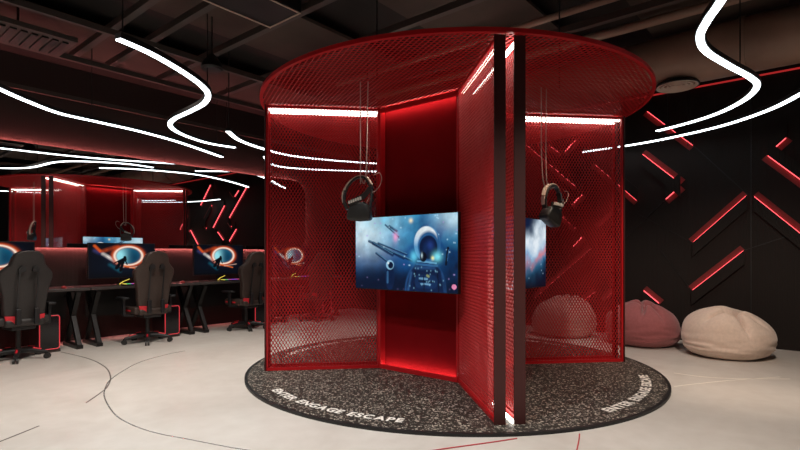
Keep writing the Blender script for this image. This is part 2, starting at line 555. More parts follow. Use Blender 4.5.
def wall_light_yz(label, a, b, side, ext=0.5):
    c = (a + b) / 2
    t = room_thing('wall_light_panel', label, 'wall light', WALL_X, c.x, c.y)
    a, b = a - c, b - c
    up = Vector((0, -side * ext))
    d = (b - a).normalized()
    poly = [(a.x, a.y), (b.x, b.y), (b.x + up.x, b.y + up.y), (a.x + up.x, a.y + up.y)]
    fn = lambda y, z, dd: Vector((-dd, y, z))
    th = random.uniform(0.05, 0.075)
    MB().prism(poly, fn, 0.034, 0.034 + th * 0.4).build('raised_panel', M['slab'], t)
    n = Vector((-d.y, d.x))
    if n.y * side < 0: n = -n
    rw = 0.085
    MB().prism([(a.x, a.y), (b.x, b.y), (b.x + n.x * rw, b.y + n.y * rw), (a.x + n.x * rw, a.y + n.y * rw)], fn, 0.0, 0.006).build('glow_reflector', M['glow_reflector'], t)  # band added on the dark wall to widen the strip's red glow
    e = n * 0.002
    a = a + d * 0.02; b = b - d * 0.02
    MB().bar((-0.02, a.x + e.x, a.y + e.y), (-0.02, b.x + e.x, b.y + e.y), 0.010, 0.024, (1, 0, 0)).build('light_strip', M['red_led'], t)


WL = [
    ('red light strip high on the patterned wall where the two ribbon lamps pass in front', (647, 111), (694, 146), -1),
    ('red light strip slanting down toward the cream bag side, just below the ribbon lamp end', (642, 154), (681, 184), 1),
    ('short red light strip at the lower tip of the strip below the ribbon lamp end', (681, 186), (665, 200), -1),
    ('long red light strip rising to the centre seam of the patterned wall', (693, 243), (748, 195), 1),
    ('long red light strip falling away from the centre seam toward the frame edge', (753, 196), (812, 243), 1),
    ('red light strip high at the frame edge beside the short tick strip', (767, 155), (815, 190), -1),
    ('short tick-shaped red light strip pointing up beside the frame edge', (769, 153), (787, 137), -1),
    ('red light strip rising directly above the cream bean bag', (692, 291), (745, 250), 1),
    ('short red light strip falling just above the dusty rose bean bag', (643, 290), (660, 304), 1),
    ('red light strip passing behind the double post of the right mesh wall', (594, 163), (638, 201), -1),
    ('red light strip behind the right mesh wall just right of the hanging headset cords', (525, 143), (583, 192), -1),
    ('short red light strip hooking back under the strip by the headset cords', (583, 194), (571, 206), -1),
    ('red light strip behind the right mesh wall level with the headset', (556, 210), (583, 234), -1),
    ('short red light strip hooking back below the headset level strip', (583, 236), (573, 247), -1),
    ('long red light strip rising behind the right mesh wall above the pale pink bag', (535, 299), (592, 249), 1),
    ('short red light strip just above the right side of the pale pink bag', (582, 303), (596, 292), 1),
    ('short red light strip seen through mesh just above the dusty rose bag edge', (605, 302), (613, 292), 1),
    ('short falling red light strip high behind the right mesh wall', (549, 145), (562, 154), -1),
    ('short rising red light strip high behind the right mesh wall', (564, 153), (577, 139), -1),
    ('small red light strip behind the left part of the right mesh wall', (598, 228), (620, 210), 1),
]
for w in WL:
    wall_light(*w, ext=0.2)
MB_ = MB().bar((0, -5.4, 0), (0, 4.0, 0), 0.02, 0.02).build('cove_light', M['dim_red'])
MB_.location = RW(WALL_X - 0.03, 2.4, 3.80); MB_.rotation_euler = (0, 0, TH)
tag(MB_, 'thin red light line along the top of the patterned wall', 'light line')

# plain wall seams
def seam(y0, z0, y1, z1, n):
    o = MB().bar((0, y0, z0), (0, y1, z1), 0.012, 0.006, (1, 0, 0)).build('trim_%d' % n, M['edge'])
    o.location = RW(WALL_X - 0.004, 0, 0); o.rotation_euler = (0, 0, TH)
    struct(o)


for k, (p, q) in enumerate((((751, 60), (751, 350)), ((694, 146), (748, 195)), ((800, 232), (745, 250)), ((688, 60), (688, 146)), ((640, 215), (693, 243)), ((665, 200), (600, 262)), ((692, 291), (660, 250)))):
    a, b = at_right(*p), at_right(*q)
    seam(a[0], a[1], b[0], b[1], 10 + k)

# ------------------------------------------------------------------ terrazzo platform with lettering
CX, CY = 0.573, 5.84
ARZ = R(6.6)
PH = 0.022
PR = 2.283
plat = thing('platform', 'round dark terrazzo platform with white lettering under the red booth', 'platform', (CX, CY, 0), ARZ)
MB().lathe([(0, 0), (PR - 0.012, 0), (PR - 0.012, PH), (0, PH)], n=160).build('slab', M['terrazzo'], plat)
MB().lathe([(PR - 0.012, 0), (PR, 0.0), (PR, PH + 0.001), (PR - 0.03, PH + 0.001), (PR - 0.03, PH - 0.004), (PR - 0.012, PH - 0.004)], n=160).build('edge_band', M['edge'], plat)


def letter_mesh(ch, size):
    cu = bpy.data.curves.new('glyph', 'FONT')
    cu.body = ch; cu.size = size; cu.extrude = 0.0008; cu.offset = 0.0035
    o = bpy.data.objects.new('glyph', cu)
    COL.objects.link(o)
    dg = bpy.context.evaluated_depsgraph_get()
    me = bpy.data.meshes.new_from_object(o.evaluated_get(dg))
    bpy.data.objects.remove(o); bpy.data.curves.remove(cu)
    return me


GL = {ch: letter_mesh(ch, 0.122) for ch in 'ENTRGASCP'}
def gl_w(ch):
    xs = [v.co.x for v in GL[ch].vertices]
    return min(xs), max(xs)


def lettering(a0, a1, r):
    words = ['ENTER', 'ENGAGE', 'ESCAPE']
    gap = 0.016
    tot = sum(sum(gl_w(c)[1] - gl_w(c)[0] + gap for c in w) for w in words)
    free = (a1 - a0) * r - tot
    wg = free / 2
    s = 0.0
    for w in words:
        bm = bmesh.new()
        for c in w:
            x0, x1 = gl_w(c)
            ang = a0 + (s + (x1 - x0) / 2) / r
            k = len(bm.verts)
            bm.from_mesh(GL[c])
            bm.verts.ensure_lookup_table()
            mt = Matrix.Translation((r * math.cos(ang), r * math.sin(ang), PH + 0.0018)) @ Matrix.Rotation(ang + PI / 2, 4, 'Z') @ Matrix.Translation((-(x0 + x1) / 2, 0, 0))
            for v in bm.verts[k:]:
                v.co = mt @ v.co
            s += x1 - x0 + gap
        s += wg
        me = bpy.data.meshes.new('lettering'); bm.to_mesh(me); bm.free()
        me.materials.append(M['letters'])
        o = bpy.data.objects.new('lettering', me); COL.objects.link(o); o.parent = plat


for k in range(4):
    lettering(R(205.8 + 90 * k), R(248.5 + 90 * k), 2.11)

# ------------------------------------------------------------------ the red booth
booth = thing('vr_booth', 'round red mesh booth of four double walls under a mesh canopy', 'booth', (CX + 0.012, CY, PH), ARZ)
HB = 2.93                       # canopy height above the platform
S0, S1 = 0.83, 2.085            # inner and outer end of a wing
TM = 0.092                      # mesh plane offset
PW, PT = 0.09, 0.014           # end post face, depth


def strut_mesh(bm, segs, w, t, axis):
    """thin flat struts; segs of 2-D points, axis maps (a,b,d)->3-D"""
    for (a0, b0), (a1, b1) in segs:
        dx, dy = a1 - a0, b1 - b0
        l = math.hypot(dx, dy)
        nx, ny = -dy / l * w / 2, dx / l * w / 2
        q = [(a0 + nx, b0 + ny), (a0 - nx, b0 - ny), (a1 - nx, b1 - ny), (a1 + nx, b1 + ny)]
        A = [bm.verts.new(axis(x, y, -t / 2)) for x, y in q]
        B = [bm.verts.new(axis(x, y, t / 2)) for x, y in q]
        bm.faces.new((A[0], A[1], A[2], A[3])); bm.faces.new((B[3], B[2], B[1], B[0]))
        bm.faces.new((A[0], A[3], B[3], B[0])); bm.faces.new((A[1], B[1], B[2], A[2]))


def lattice(w, h, a, b):
    ni, nj = int(round(w / a)), int(round(h / b))
    a, b = w / ni, h / nj
    out = []
    for i in range(ni):
        for j in range(nj):
            if (i + j) % 2 == 0:
                out.append(((i * a, j * b), ((i + 1) * a, (j + 1) * b)))
            else:
                out.append(((i * a, (j + 1) * b), ((i + 1) * a, j * b)))
    return out


pan_w, pan_h = S1 - S0, HB - 0.04
bm = bmesh.new()
strut_mesh(bm, lattice(pan_w, pan_h, 0.0183, 0.0305), 0.0053, 0.005, lambda a, b, d: Vector((S0 + a, d, 0.03 + b)))
pme = bpy.data.meshes.new('mesh_panel'); bm.to_mesh(pme); bm.free(); pme.materials.append(M['mesh'])


def frame_mesh():
    mb = MB()
    mb.box(((S0 + S1) / 2, 0, 0.016), (S1 - S0, 0.03, 0.032))
    mb.box(((S0 + S1) / 2, 0, HB - 0.02), (S1 - S0, 0.03, 0.03))
    mb.box((S0 + 0.012, 0, HB / 2), (0.024, 0.03, HB))
    o = mb.build('panel_frame', M['frame'])
    return o


fr0 = frame_mesh()
post0 = MB().box((S1 + PT / 2, 0, HB / 2), (PT, PW, HB), bevel=0.003).build('end_post', M['post'])
edge0 = MB().box((S1 - 0.012, 0, HB / 2), (0.022, 0.03, HB - 0.06)).build('edge_rail', M['frame'])
led0 = MB().box(((S0 + S1) / 2 + 0.0, 0, 0), (S1 - S0 - 0.05, 0.03, 0.017)).build('light_strip', M['led'])
ledb0 = MB().box((S1 - 0.25, 0, 0), (0.5, 0.022, 0.022)).build('light_strip', M['led'])
protos = (fr0, post0, edge0, led0, ledb0)
used = set()


def part(src, name, y, z, ang):
    o = src if src.name not in used else src.copy()
    if src.name in used:
        COL.objects.link(o)
    used.add(src.name)
    o.parent = booth
    o.rotation_euler = (0, 0, ang)
    o.location = (-y * math.sin(ang), y * math.cos(ang), z)
    return o


first = True
for k in range(4):
    ang = k * PI / 2
    for sgn in (-1, 1):
        if first:
            pan = bpy.data.objects.new('mesh_panel', pme); COL.objects.link(pan); first = False
        else:
            pan = pan.copy(); COL.objects.link(pan)
        pan.parent = booth; pan.rotation_euler = (0, 0, ang)
        y = sgn * TM
        pan.location = (-y * math.sin(ang), y * math.cos(ang), 0)
        part(fr0, 'panel_frame', y, 0, ang)
        part(edge0, 'edge_rail', y, 0, ang)
        part(post0, 'end_post', sgn * 0.077, 0, ang)
        part(led0, 'light_strip', sgn * (TM - 0.035), HB - 0.042, ang)
    if k == 3:
        part(ledb0, 'light_strip', 0.03, 0.014, ang)
# core faces
inner = 0.105
for k in range(4):
    ang = k * PI / 2 + PI / 4
    dist = (S0 + inner) / math.sqrt(2)
    half = (S0 - inner) / math.sqrt(2)
    fn = lambda a, b, d: Vector((d, a, b))
    mb = MB().prism([(-half, 0.0), (half, 0.0), (half, HB - 0.02), (-half, HB - 0.02)], fn, dist - 0.11, dist - 0.08)
    o = mb.build('core_panel', M['core'], booth); o.rotation_euler = (0, 0, ang)
    for z, hh in ((0.022, 0.044), (HB - 0.035, 0.05)):
        o = MB().box((dist, 0, z), (0.02, 2 * half, hh)).build('core_lip', M['frame'], booth); o.rotation_euler = (0, 0, ang)
    for z in (0.02, HB - 0.03):
        o = MB().box((dist - 0.03, 0, z), (0.014, 2 * half - 0.06, 0.014)).build('light_strip', M['core_led'], booth)
        o.rotation_euler = (0, 0, ang)
    for s_ in (-1, 1):
        o = MB().box((dist - 0.04, s_ * (half - 0.006), HB / 2), (0.09, 0.012, HB - 0.02)).build('core_stile', M['frame'], booth); o.rotation_euler = (0, 0, ang)
# canopy
RC = 2.13
bm = bmesh.new()
segs = []
a_, b_ = 0.0235, 0.040
for (p, q) in lattice(2 * RC, 2 * RC, a_, b_):
    p = (p[0] - RC, p[1] - RC); q = (q[0] - RC, q[1] - RC)
    if math.hypot(*p) < RC - 0.005 and math.hypot(*q) < RC - 0.005:
        segs.append((p, q))
for fam, wd in ((1, 0.0095), (-1, 0.0048)):  # one strut family widened for the light it catches
    strut_mesh(bm, [g for g in segs if (g[1][1] - g[0][1]) * fam > 0], wd, 0.006, lambda a, b, d: Vector((a, b, HB + 0.012 + d)))
me = bpy.data.meshes.new('canopy_mesh'); bm.to_mesh(me); bm.free(); me.materials.append(M['mesh'])
can = bpy.data.objects.new('canopy_mesh', me); COL.objects.link(can); can.parent = booth; can.rotation_euler = (0, 0, R(48))
MB().lathe([(RC - 0.02, HB), (RC + 0.012, HB), (RC + 0.012, HB + 0.035), (RC - 0.02, HB + 0.035), (RC - 0.02, HB)], n=160).build('canopy_rim', M['frame'], booth)
for k in range(4):
    ang = k * PI / 2 + PI / 4
    MB().cyl((1.3 * math.cos(ang), 1.3 * math.sin(ang), HB + 0.03), (1.3 * math.cos(ang), 1.3 * math.sin(ang), CEIL - PH), 0.008, n=8).build('suspension_rod', M['wire'], booth)


# ------------------------------------------------------------------ pictures for the screens
def vnoise(nx, ny, sx, sy, seed):
    rs = np.random.RandomState(seed)
    g = rs.rand(sy + 2, sx + 2)
    x = np.linspace(0, sx, nx); y = np.linspace(0, sy, ny)
    xi = x.astype(int); yi = y.astype(int)
    fx = (x - xi); fy = (y - yi)
    fx = fx * fx * (3 - 2 * fx); fy = fy * fy * (3 - 2 * fy)
    a = g[np.ix_(yi, xi)]; b = g[np.ix_(yi, xi + 1)]; c = g[np.ix_(yi + 1, xi)]; d = g[np.ix_(yi + 1, xi + 1)]
    return (a * (1 - fx) + b * fx) * (1 - fy)[:, None] + (c * (1 - fx) + d * fx) * fy[:, None]


def fbm(nx, ny, s, seed):
    out = np.zeros((ny, nx)); amp = 0.5
    for o in range(5):
        out += amp * vnoise(nx, ny, int(s * 1.78 * 2 ** o), s * 2 ** o, seed + o)
        amp *= 0.5
    return out / 0.97


class Pic:
    def __init__(s, nx, ny, bg):
        s.nx, s.ny = nx, ny
        s.u, s.v = np.meshgrid((np.arange(nx) + 0.5) / nx, (np.arange(ny) + 0.5) / ny)
        s.img = np.zeros((ny, nx, 3)) + np.array(bg)

    def mix(s, col, m):
        m = np.clip(m, 0, 1)[..., None]
        s.img = s.img * (1 - m) + np.array(col) * m

    def addc(s, col, m):
        s.img = s.img + np.clip(m, 0, None)[..., None] * np.array(col)

    def ell(s, cu, cv, ru, rv, soft=0.15, ang=0.0):
        du, dv = (s.u - cu) * 1.78, s.v - cv
        c, n = math.cos(ang), math.sin(ang)
        x, y = (du * c + dv * n) / (ru * 1.78), (-du * n + dv * c) / rv
        return np.clip((1 - np.hypot(x, y)) / soft + 0.5, 0, 1)

    def glow(s, cu, cv, ru, rv, p=2.0):
        return np.exp(-(np.hypot((s.u - cu) / ru, (s.v - cv) / rv)) ** p)

    def seg(s, u0, v0, u1, v1, w, soft=0.3):
        x0, x1 = u0 * 1.78, u1 * 1.78
        dx, dy = x1 - x0, v1 - v0
        t = np.clip(((s.u * 1.78 - x0) * dx + (s.v - v0) * dy) / (dx * dx + dy * dy), 0, 1)
        d = np.hypot(s.u * 1.78 - x0 - t * dx, s.v - v0 - t * dy)
        return np.clip((1 - d / w) / soft, 0, 1)


def srgb(r, g, b):
    return [((c / 255) / 12.92 if c / 255 <= 0.04045 else ((c / 255 + 0.055) / 1.055) ** 2.4) for c in (r, g, b)]


def space_picture():
    nx, ny = 224, 126
    P = Pic(nx, ny, srgb(18, 84, 142))
    P.u = P.u / (1.18 - 0.18 * P.u)
    n = fbm(nx, ny, 3, 11); n2 = fbm(nx, ny, 5, 31); n3 = fbm(nx, ny, 9, 77)
    P.mix(srgb(14, 40, 78), (P.v - 0.45) * 1.6 + (n - 0.5) * 1.6)
    P.mix(srgb(70, 170, 215), ((0.52 - P.v) * 1.0 + (n - 0.5) * 2.4) * np.clip((0.85 - P.v) * 1.6, 0, 1))
    P.mix(srgb(225, 243, 250), P.glow(0.06, 0.16, 0.26, 0.34) * (0.55 + n2))
    P.mix(srgb(205, 235, 247), P.glow(0.97, 0.05, 0.17, 0.17) * (0.6 + n2))
    P.mix(srgb(140, 205, 230), P.glow(0.28, 0.05, 0.2, 0.16) * (0.4 + n3))
    P.mix(srgb(22, 62, 112), P.glow(0.58, 0.15, 0.12, 0.3) * n2 * 1.1)
    P.mix(srgb(8, 26, 52), P.glow(0.2, 1.02, 0.45, 0.28) * (0.6 + n3))
    P.mix(srgb(10, 28, 58), P.glow(0.95, 0.7, 0.14, 0.35) * (0.3 + n3))
    dark = srgb(16, 44, 82)
    for u0, v0, u1, v1, w in ((0.13, 0.33, 0.47, 0.57, 0.022), (0.17, 0.36, 0.36, 0.52, 0.03), (0.22, 0.36, 0.5, 0.52, 0.016), (0.2, 0.5, 0.33, 0.64, 0.018), (0.29, 0.11, 0.42, 0.28, 0.014), (0.33, 0.13, 0.4, 0.2, 0.02), (0.38, 0.5, 0.55, 0.6, 0.02)):
        P.mix(dark, P.seg(u0, v0, u1, v1, w) * 0.85)
        P.mix(srgb(110, 170, 205), P.seg(u0, v0 - 0.012, u1, v1 - 0.012, 0.006) * 0.5)
    P.mix(srgb(240, 170, 215), P.glow(0.39, 0.28, 0.022, 0.06))
    P.mix(srgb(238, 150, 190), P.ell(0.962, 0.92, 0.022, 0.03))
    P.mix(srgb(250, 235, 200), P.glow(0.54, 0.07, 0.018, 0.03))
    rs = np.random.RandomState(5)
    for k in range(60):
        c = srgb(190, 170, 235) if k % 3 == 0 else srgb(190, 230, 250)
        P.mix(c, P.glow(rs.rand(), rs.rand(), 0.005 + 0.005 * rs.rand(), 0.009) * 0.8)
    # small figure
    P.mix(srgb(8, 26, 54), np.clip((P.v - 0.60 - 0.25 * np.abs(P.u - 0.45) + (n2 - 0.5) * 0.35) * 3.2, 0, 0.85))
    P.mix(srgb(14, 40, 78), P.ell(0.335, 0.83, 0.045, 0.17))
    P.mix(srgb(70, 120, 165), P.seg(0.312, 0.76, 0.312, 0.9, 0.02) * 0.7)
    P.mix(srgb(150, 200, 230), P.ell(0.335, 0.66, 0.038, 0.066))
    P.mix(srgb(14, 32, 64), P.ell(0.342, 0.665, 0.025, 0.046))
    P.mix(srgb(225, 242, 250), P.ell(0.318, 0.635, 0.009, 0.018))
    # large figure : body, arms, pack
    P.mix(srgb(40, 84, 134), P.ell(0.685, 1.02, 0.205, 0.45, 0.06))
    P.mix(srgb(15, 38, 76), P.ell(0.69, 1.03, 0.195, 0.44, 0.08))
    P.mix(srgb(10, 26, 56), np.maximum(P.seg(0.585, 0.74, 0.57, 1.0, 0.014), P.seg(0.80, 0.74, 0.815, 1.0, 0.014)))
    P.mix(srgb(58, 104, 156), P.seg(0.545, 0.76, 0.515, 0.98, 0.03, 1.0) * 0.8)
    P.mix(srgb(50, 92, 142), P.seg(0.60, 0.69, 0.77, 0.69, 0.04, 1.0) * 0.7)
    P.mix(srgb(44, 84, 132), P.seg(0.845, 0.76, 0.87, 0.98, 0.03, 1.0) * 0.6)
    P.mix(srgb(24, 54, 96), P.seg(0.625, 0.87, 0.755, 0.87, 0.10, 0.25))
    P.mix(srgb(120, 170, 205), np.maximum(P.seg(0.625, 0.83, 0.70, 0.835, 0.016), P.seg(0.64, 0.90, 0.73, 0.905, 0.014)) * 0.75)
    P.mix(srgb(160, 170, 120), P.seg(0.70, 0.79, 0.715, 0.80, 0.02) * 0.7)
    P.mix(srgb(8, 20, 42), np.maximum(P.seg(0.62, 0.865, 0.76, 0.87, 0.012), P.seg(0.665, 0.80, 0.67, 0.98, 0.010)) * 0.85)
    for k in range(26):
        P.mix(srgb(140, 195, 225), P.glow(0.53 + 0.33 * rs.rand(), 0.68 + 0.3 * rs.rand(), 0.005, 0.010) * 0.7)
    P.mix(srgb(8, 20, 44), P.seg(0.905, 0.44, 0.885, 0.64, 0.022))
    P.mix(srgb(70, 120, 170), P.seg(0.912, 0.46, 0.898, 0.6, 0.006) * 0.8)
    # helmet
    P.mix(srgb(24, 60, 104), P.ell(0.70, 0.60, 0.125, 0.06, 0.15))
    P.mix(srgb(96, 156, 200), P.ell(0.70, 0.385, 0.128, 0.232, 0.06))
    P.mix(srgb(46, 98, 148), P.ell(0.72, 0.40, 0.112, 0.205, 0.1))
    P.mix(srgb(236, 245, 250), np.clip(P.ell(0.69, 0.37, 0.118, 0.215, 0.08) - P.ell(0.712, 0.42, 0.108, 0.2, 0.2), 0, 1) * np.clip((0.42 - P.v) * 5, 0, 1))
    P.mix(srgb(12, 30, 66), P.ell(0.712, 0.425, 0.088, 0.152, 0.12))
    P.mix(srgb(44, 76, 150), P.glow(0.73, 0.41, 0.035, 0.06) * 0.8)
    P.mix(srgb(24, 60, 110), P.glow(0.68, 0.45, 0.02, 0.07) * 0.6)
    P.mix(srgb(110, 170, 208), P.seg(0.605, 0.605, 0.79, 0.63, 0.013) * 0.85)
    P.mix(srgb(60, 112, 160), P.seg(0.60, 0.645, 0.80, 0.665, 0.016) * 0.8)
    P.mix(srgb(130, 225, 238), P.glow(0.80, 0.545, 0.045, 0.065))
    P.mix(srgb(110, 210, 240), P.glow(0.572, 0.545, 0.035, 0.07) * 0.9)
    P.mix(srgb(245, 240, 170), P.glow(0.755, 0.565, 0.014, 0.024))
    P.mix(srgb(6, 14, 32), P.ell(0.662, 0.55, 0.034, 0.065, 0.25))
    P.mix(srgb(200, 228, 240), P.glow(0.648, 0.53, 0.008, 0.03) * 0.9)
    P.mix(srgb(238, 150, 190), P.ell(0.965, 0.92, 0.024, 0.032))
    P.img *= (0.70 + 0.58 * n3)[..., None]
    P.img = np.clip(P.img, 0, 1) ** 1.1
    return P


def nebula_picture():
    nx, ny = 160, 90
    P = Pic(nx, ny, srgb(10, 28, 60))
    n = fbm(nx, ny, 3, 211); n2 = fbm(nx, ny, 6, 231)
    d = P.u * 0.9 - (1 - P.v) * 0.75 + (n - 0.5) * 0.5
    P.mix(srgb(60, 150, 200), np.exp(-((d - 0.34) / 0.22) ** 2))
    P.mix(srgb(230, 240, 248), np.exp(-((d - 0.2) / 0.16) ** 2) * (0.3 + n2))
    P.mix(srgb(225, 120, 120), np.exp(-((d - 0.42) / 0.06) ** 2) * n2 * 1.3)
    P.mix(srgb(230, 120, 50), P.glow(0.1, 0.85, 0.2, 0.16) * (0.4 + n2))
    P.mix(srgb(40, 130, 190), P.glow(0.05, 0.4, 0.2, 0.25) * n2 * 1.4)
    P.mix(srgb(5, 10, 26), (P.v - 0.55) * 2.2 * (P.u > 0.35))
    P.mix(srgb(5, 12, 30), P.ell(0.3, 0.78, 0.05, 0.2))
    rs = np.random.RandomState(9)
    for k in range(26):
        P.mix(srgb(190, 220, 245), P.glow(rs.rand(), rs.rand(), 0.005, 0.009) * 0.8)
    return P


def portal_picture():
    nx, ny = 160, 90
    P = Pic(nx, ny, srgb(4, 8, 18))
    n = fbm(nx, ny, 4, 411); n2 = fbm(nx, ny, 8, 431)
    P.mix(srgb(8, 30, 52), P.glow(0.55, 0.5, 0.33, 0.34) * (0.1 + 0.8 * n))
    P.mix(srgb(60, 60, 110), P.seg(0.08, 0.2, 0.42, 0.55, 0.09, 1.0) * n2)
    P.mix(srgb(235, 225, 215), P.seg(0.2, 0.3, 0.5, 0.66, 0.07, 1.0) * (0.35 + n2) * 0.9)
    P.mix(srgb(225, 90, 30), P.seg(0.08, 0.07, 0.16, 0.22, 0.06, 1.0) * (0.5 + n2))
    P.mix(srgb(190, 70, 25), P.seg(0.2, 0.22, 0.42, 0.08, 0.08, 1.0) * (0.2 + n2))
    rr = np.hypot((P.u - 0.585) / 0.215, (P.v - 0.36) / 0.275)
    P.mix(srgb(14, 96, 128), np.clip((1 - rr) * 5, 0, 1) * (0.55 + 0.6 * n))
    P.mix(srgb(150, 225, 235), np.clip((1 - rr) * 5, 0, 1) * P.glow(0.44, 0.4, 0.11, 0.3) * 1.2)
    P.mix(srgb(10, 52, 78), np.clip((1 - rr) * 5, 0, 1) * P.glow(0.68, 0.4, 0.1, 0.2) * 0.8)
    P.mix(srgb(210, 80, 28), np.exp(-((rr - 1.09) / 0.16) ** 2) * 0.9)
    P.mix(srgb(255, 232, 212), np.exp(-((rr - 1.0) / 0.085) ** 2))
    P.mix(srgb(230, 110, 50), P.seg(0.5, 0.66, 0.78, 0.78, 0.03, 1.0))
    P.mix(srgb(235, 190, 170), P.seg(0.6, 0.72, 0.86, 0.66, 0.02, 1.0) * 0.8)
    P.mix(srgb(20, 90, 110), P.seg(0.3, 0.62, 0.45, 0.82, 0.08, 1.0) * n)
    k = srgb(3, 6, 12)
    for s in ((0.45, 0.54, 0.52, 0.47, 0.075), (0.525, 0.40, 0.53, 0.42, 0.045), (0.44, 0.5, 0.37, 0.57, 0.02), (0.53, 0.48, 0.56, 0.62, 0.02), (0.46, 0.56, 0.40, 0.72, 0.055), (0.5, 0.55, 0.46, 0.8, 0.045)):
        P.mix(k, P.seg(*s))
    P.mix(srgb(3, 6, 12), (P.v - 0.78) * 4)
    P.mix(srgb(4, 6, 14), (P.u - 0.86) * 7)
    return P


def picture_mesh(name, P, w, h):
    """flat screen in the local x-z plane facing -y, picture in a colour layer"""
    nx, ny = P.nx, P.ny
    xs = np.linspace(-w / 2, w / 2, nx + 1); zs = np.linspace(h / 2, -h / 2, ny + 1)
    X, Z = np.meshgrid(xs, zs)
    co = np.stack([X, np.zeros_like(X), Z], -1).reshape(-1, 3)
    i = np.arange(nx * ny).reshape(ny, nx)
    r = (i // nx) * (nx + 1) + i % nx
    f = np.stack([r, r + nx + 1, r + nx + 2, r + 1], -1).reshape(-1, 4)
    me = bpy.data.meshes.new(name)
    me.from_pydata(co.tolist(), [], f.tolist())
    a = me.color_attributes.new('picture', 'FLOAT_COLOR', 'CORNER')
    c = np.concatenate([np.clip(P.img, 0, 1), np.ones((ny, nx, 1))], -1).reshape(-1, 4)
    a.data.foreach_set('color', np.repeat(c, 4, axis=0).astype(np.float32).ravel())
    return me


SP, NB, PO = space_picture(), nebula_picture(), portal_picture()

# ------------------------------------------------------------------ televisions in the booth
def television(label, c, rz, P, w=1.33, h=0.765):
    t = thing('television', label, 'television', c, rz)
    me = picture_mesh('screen', P, w - 0.014, h - 0.014); me.materials.append(M['tv_pic'])
    o = bpy.data.objects.new('screen', me); COL.objects.link(o); o.parent = t; o.location = (0, -0.0225, 0)
    MB().box((0, 0, 0), (w, 0.044, h), bevel=0.004).build('case', M['plastic'], t)
    return t


def tv_mount(t, gap):
    MB().box((0, gap / 2 + 0.02, 0), (0.3, gap, 0.2)).build('wall_bracket', M['dark'], t)


TVZ = 1.315
tva = R(-39.6)
t = television('wide television showing a blue astronaut picture on the booth core', (0.04, 5.05, TVZ), tva, SP); tv_mount(t, 0.35)
t = television('television showing a nebula, half hidden behind the front double wall', (1.235, 5.18, TVZ), R(50.4), NB, 1.24, 0.75); tv_mount(t, 0.31)
# back-left face, the one the mirror shows
c = Vector((CX, CY, 0)) + Matrix.Rotation(ARZ, 3, 'Z') @ Vector((-0.655, 0.655, 0))
t = television('television on the rear core face, seen only in the mirror', (c.x, c.y, TVZ + 0.02), R(-129.6), SP); tv_mount(t, 0.32)

# ------------------------------------------------------------------ headsets
def headset(label, loc, rz, tilt, cord_dx, top=None):
    t = thing('vr_headset', label, 'headset', loc, rz)
    rot = Matrix.Rotation(tilt, 3, 'Y')
    q = lambda x, y, z: rot @ Vector((x, y, z))
    # visor : rounded, wider at the bottom
    mb = MB()
    prof = [(-0.115, 0.0), (-0.12, 0.03), (-0.105, 0.09), (-0.085, 0.14), (-0.04, 0.165), (0.05, 0.17), (0.095, 0.145), (0.11, 0.08), (0.118, 0.02), (0.11, -0.005), (0.0, -0.012)]
    mb.prism(prof, lambda a, b, d: q(a, d, b), -0.065, 0.06, 0.022)
    mb.build('visor', M['vr_black'], t, True)
    mb = MB()
    mb.prism([(-0.085, 0.03), (0.085, 0.03), (0.08, 0.11), (0.03, 0.125), (0, 0.10), (-0.03, 0.125), (-0.08, 0.11)], lambda a, b, d: q(a, d, b), 0.055, 0.07, 0.004)
    mb.build('lens_plate', M['plastic'], t, True)
    loop = catmull([q(*p) for p in ((-0.12, 0.0, 0.10), (-0.155, 0.01, 0.2), (-0.13, 0.03, 0.32), (-0.05, 0.05, 0.405), (0.04, 0.05, 0.41), (0.1, 0.03, 0.33), (0.115, 0.01, 0.22), (0.10, 0.0, 0.12))], 6)
    MB().tube(loop, 0, flat=(0.05, 0.018)).build('head_strap', M['vr_black'], t)
    pad = catmull([q(*p) for p in ((-0.142, 0.012, 0.13), (-0.172, 0.018, 0.22), (-0.145, 0.035, 0.33), (-0.05, 0.05, 0.418), (0.05, 0.05, 0.42), (0.108, 0.03, 0.345))], 6)
    MB().tube(pad, 0, flat=(0.035, 0.014)).build('strap_cover', M['vr_pad'], t)
    mb = MB()
    band = catmull([q(*p) for p in ((-0.1, -0.05, 0.15), (-0.02, -0.075, 0.18), (0.06, -0.06, 0.23), (0.1, -0.02, 0.3))], 6)
    mb.tube(band, 0, flat=(0.012, 0.05)).build('top_strap', M['vr_black'], t)
    mb = MB()
    for k in range(6):
        p = q(-0.085 + k * 0.022, -0.075 - 0.002 * k, 0.165 + 0.007 * k)
        mb.box(p, (0.016, 0.012, 0.028), rot)
    mb.build('strap_mark', M['vr_trim'], t)
    wire = catmull([q(*p) for p in ((0.1, 0.02, 0.25), (0.17, 0.02, 0.3), (0.21, 0.02, 0.38), (0.19, 0.02, 0.45), (0.13, 0.02, 0.43))], 6)
    MB().tube(wire, 0.004, 6).build('cable', M['cord'], t)
    zt = PH + HB - loc[2]
    for dx in cord_dx:
        e = q(0, 0.05, 0.41)
        MB().tube(catmull([e, Vector((dx * 0.7, 0.03, zt - 0.9)), Vector((dx, 0.03, zt + 0.01))], 6), 0.006, 6).build('hanging_cord', M['cord'], t)
    return t


headset('black headset with beige strap hanging in front of the astronaut television', (-0.385, 4.78, 1.63), R(-8), R(0), (0.0, 0.075))
headset('tilted black headset hanging in the right half of the booth', (1.49, 5.0, 1.62), R(38), R(24), (-0.085, 0.0))
c = Vector((CX, CY, 0)) + Matrix.Rotation(ARZ, 3, 'Z') @ Vector((-0.9, 1.05, 0))
headset('headset hanging in the rear of the booth, seen only in the mirror', (c.x, c.y, 1.63), R(-110), R(0), (0.0, 0.06))

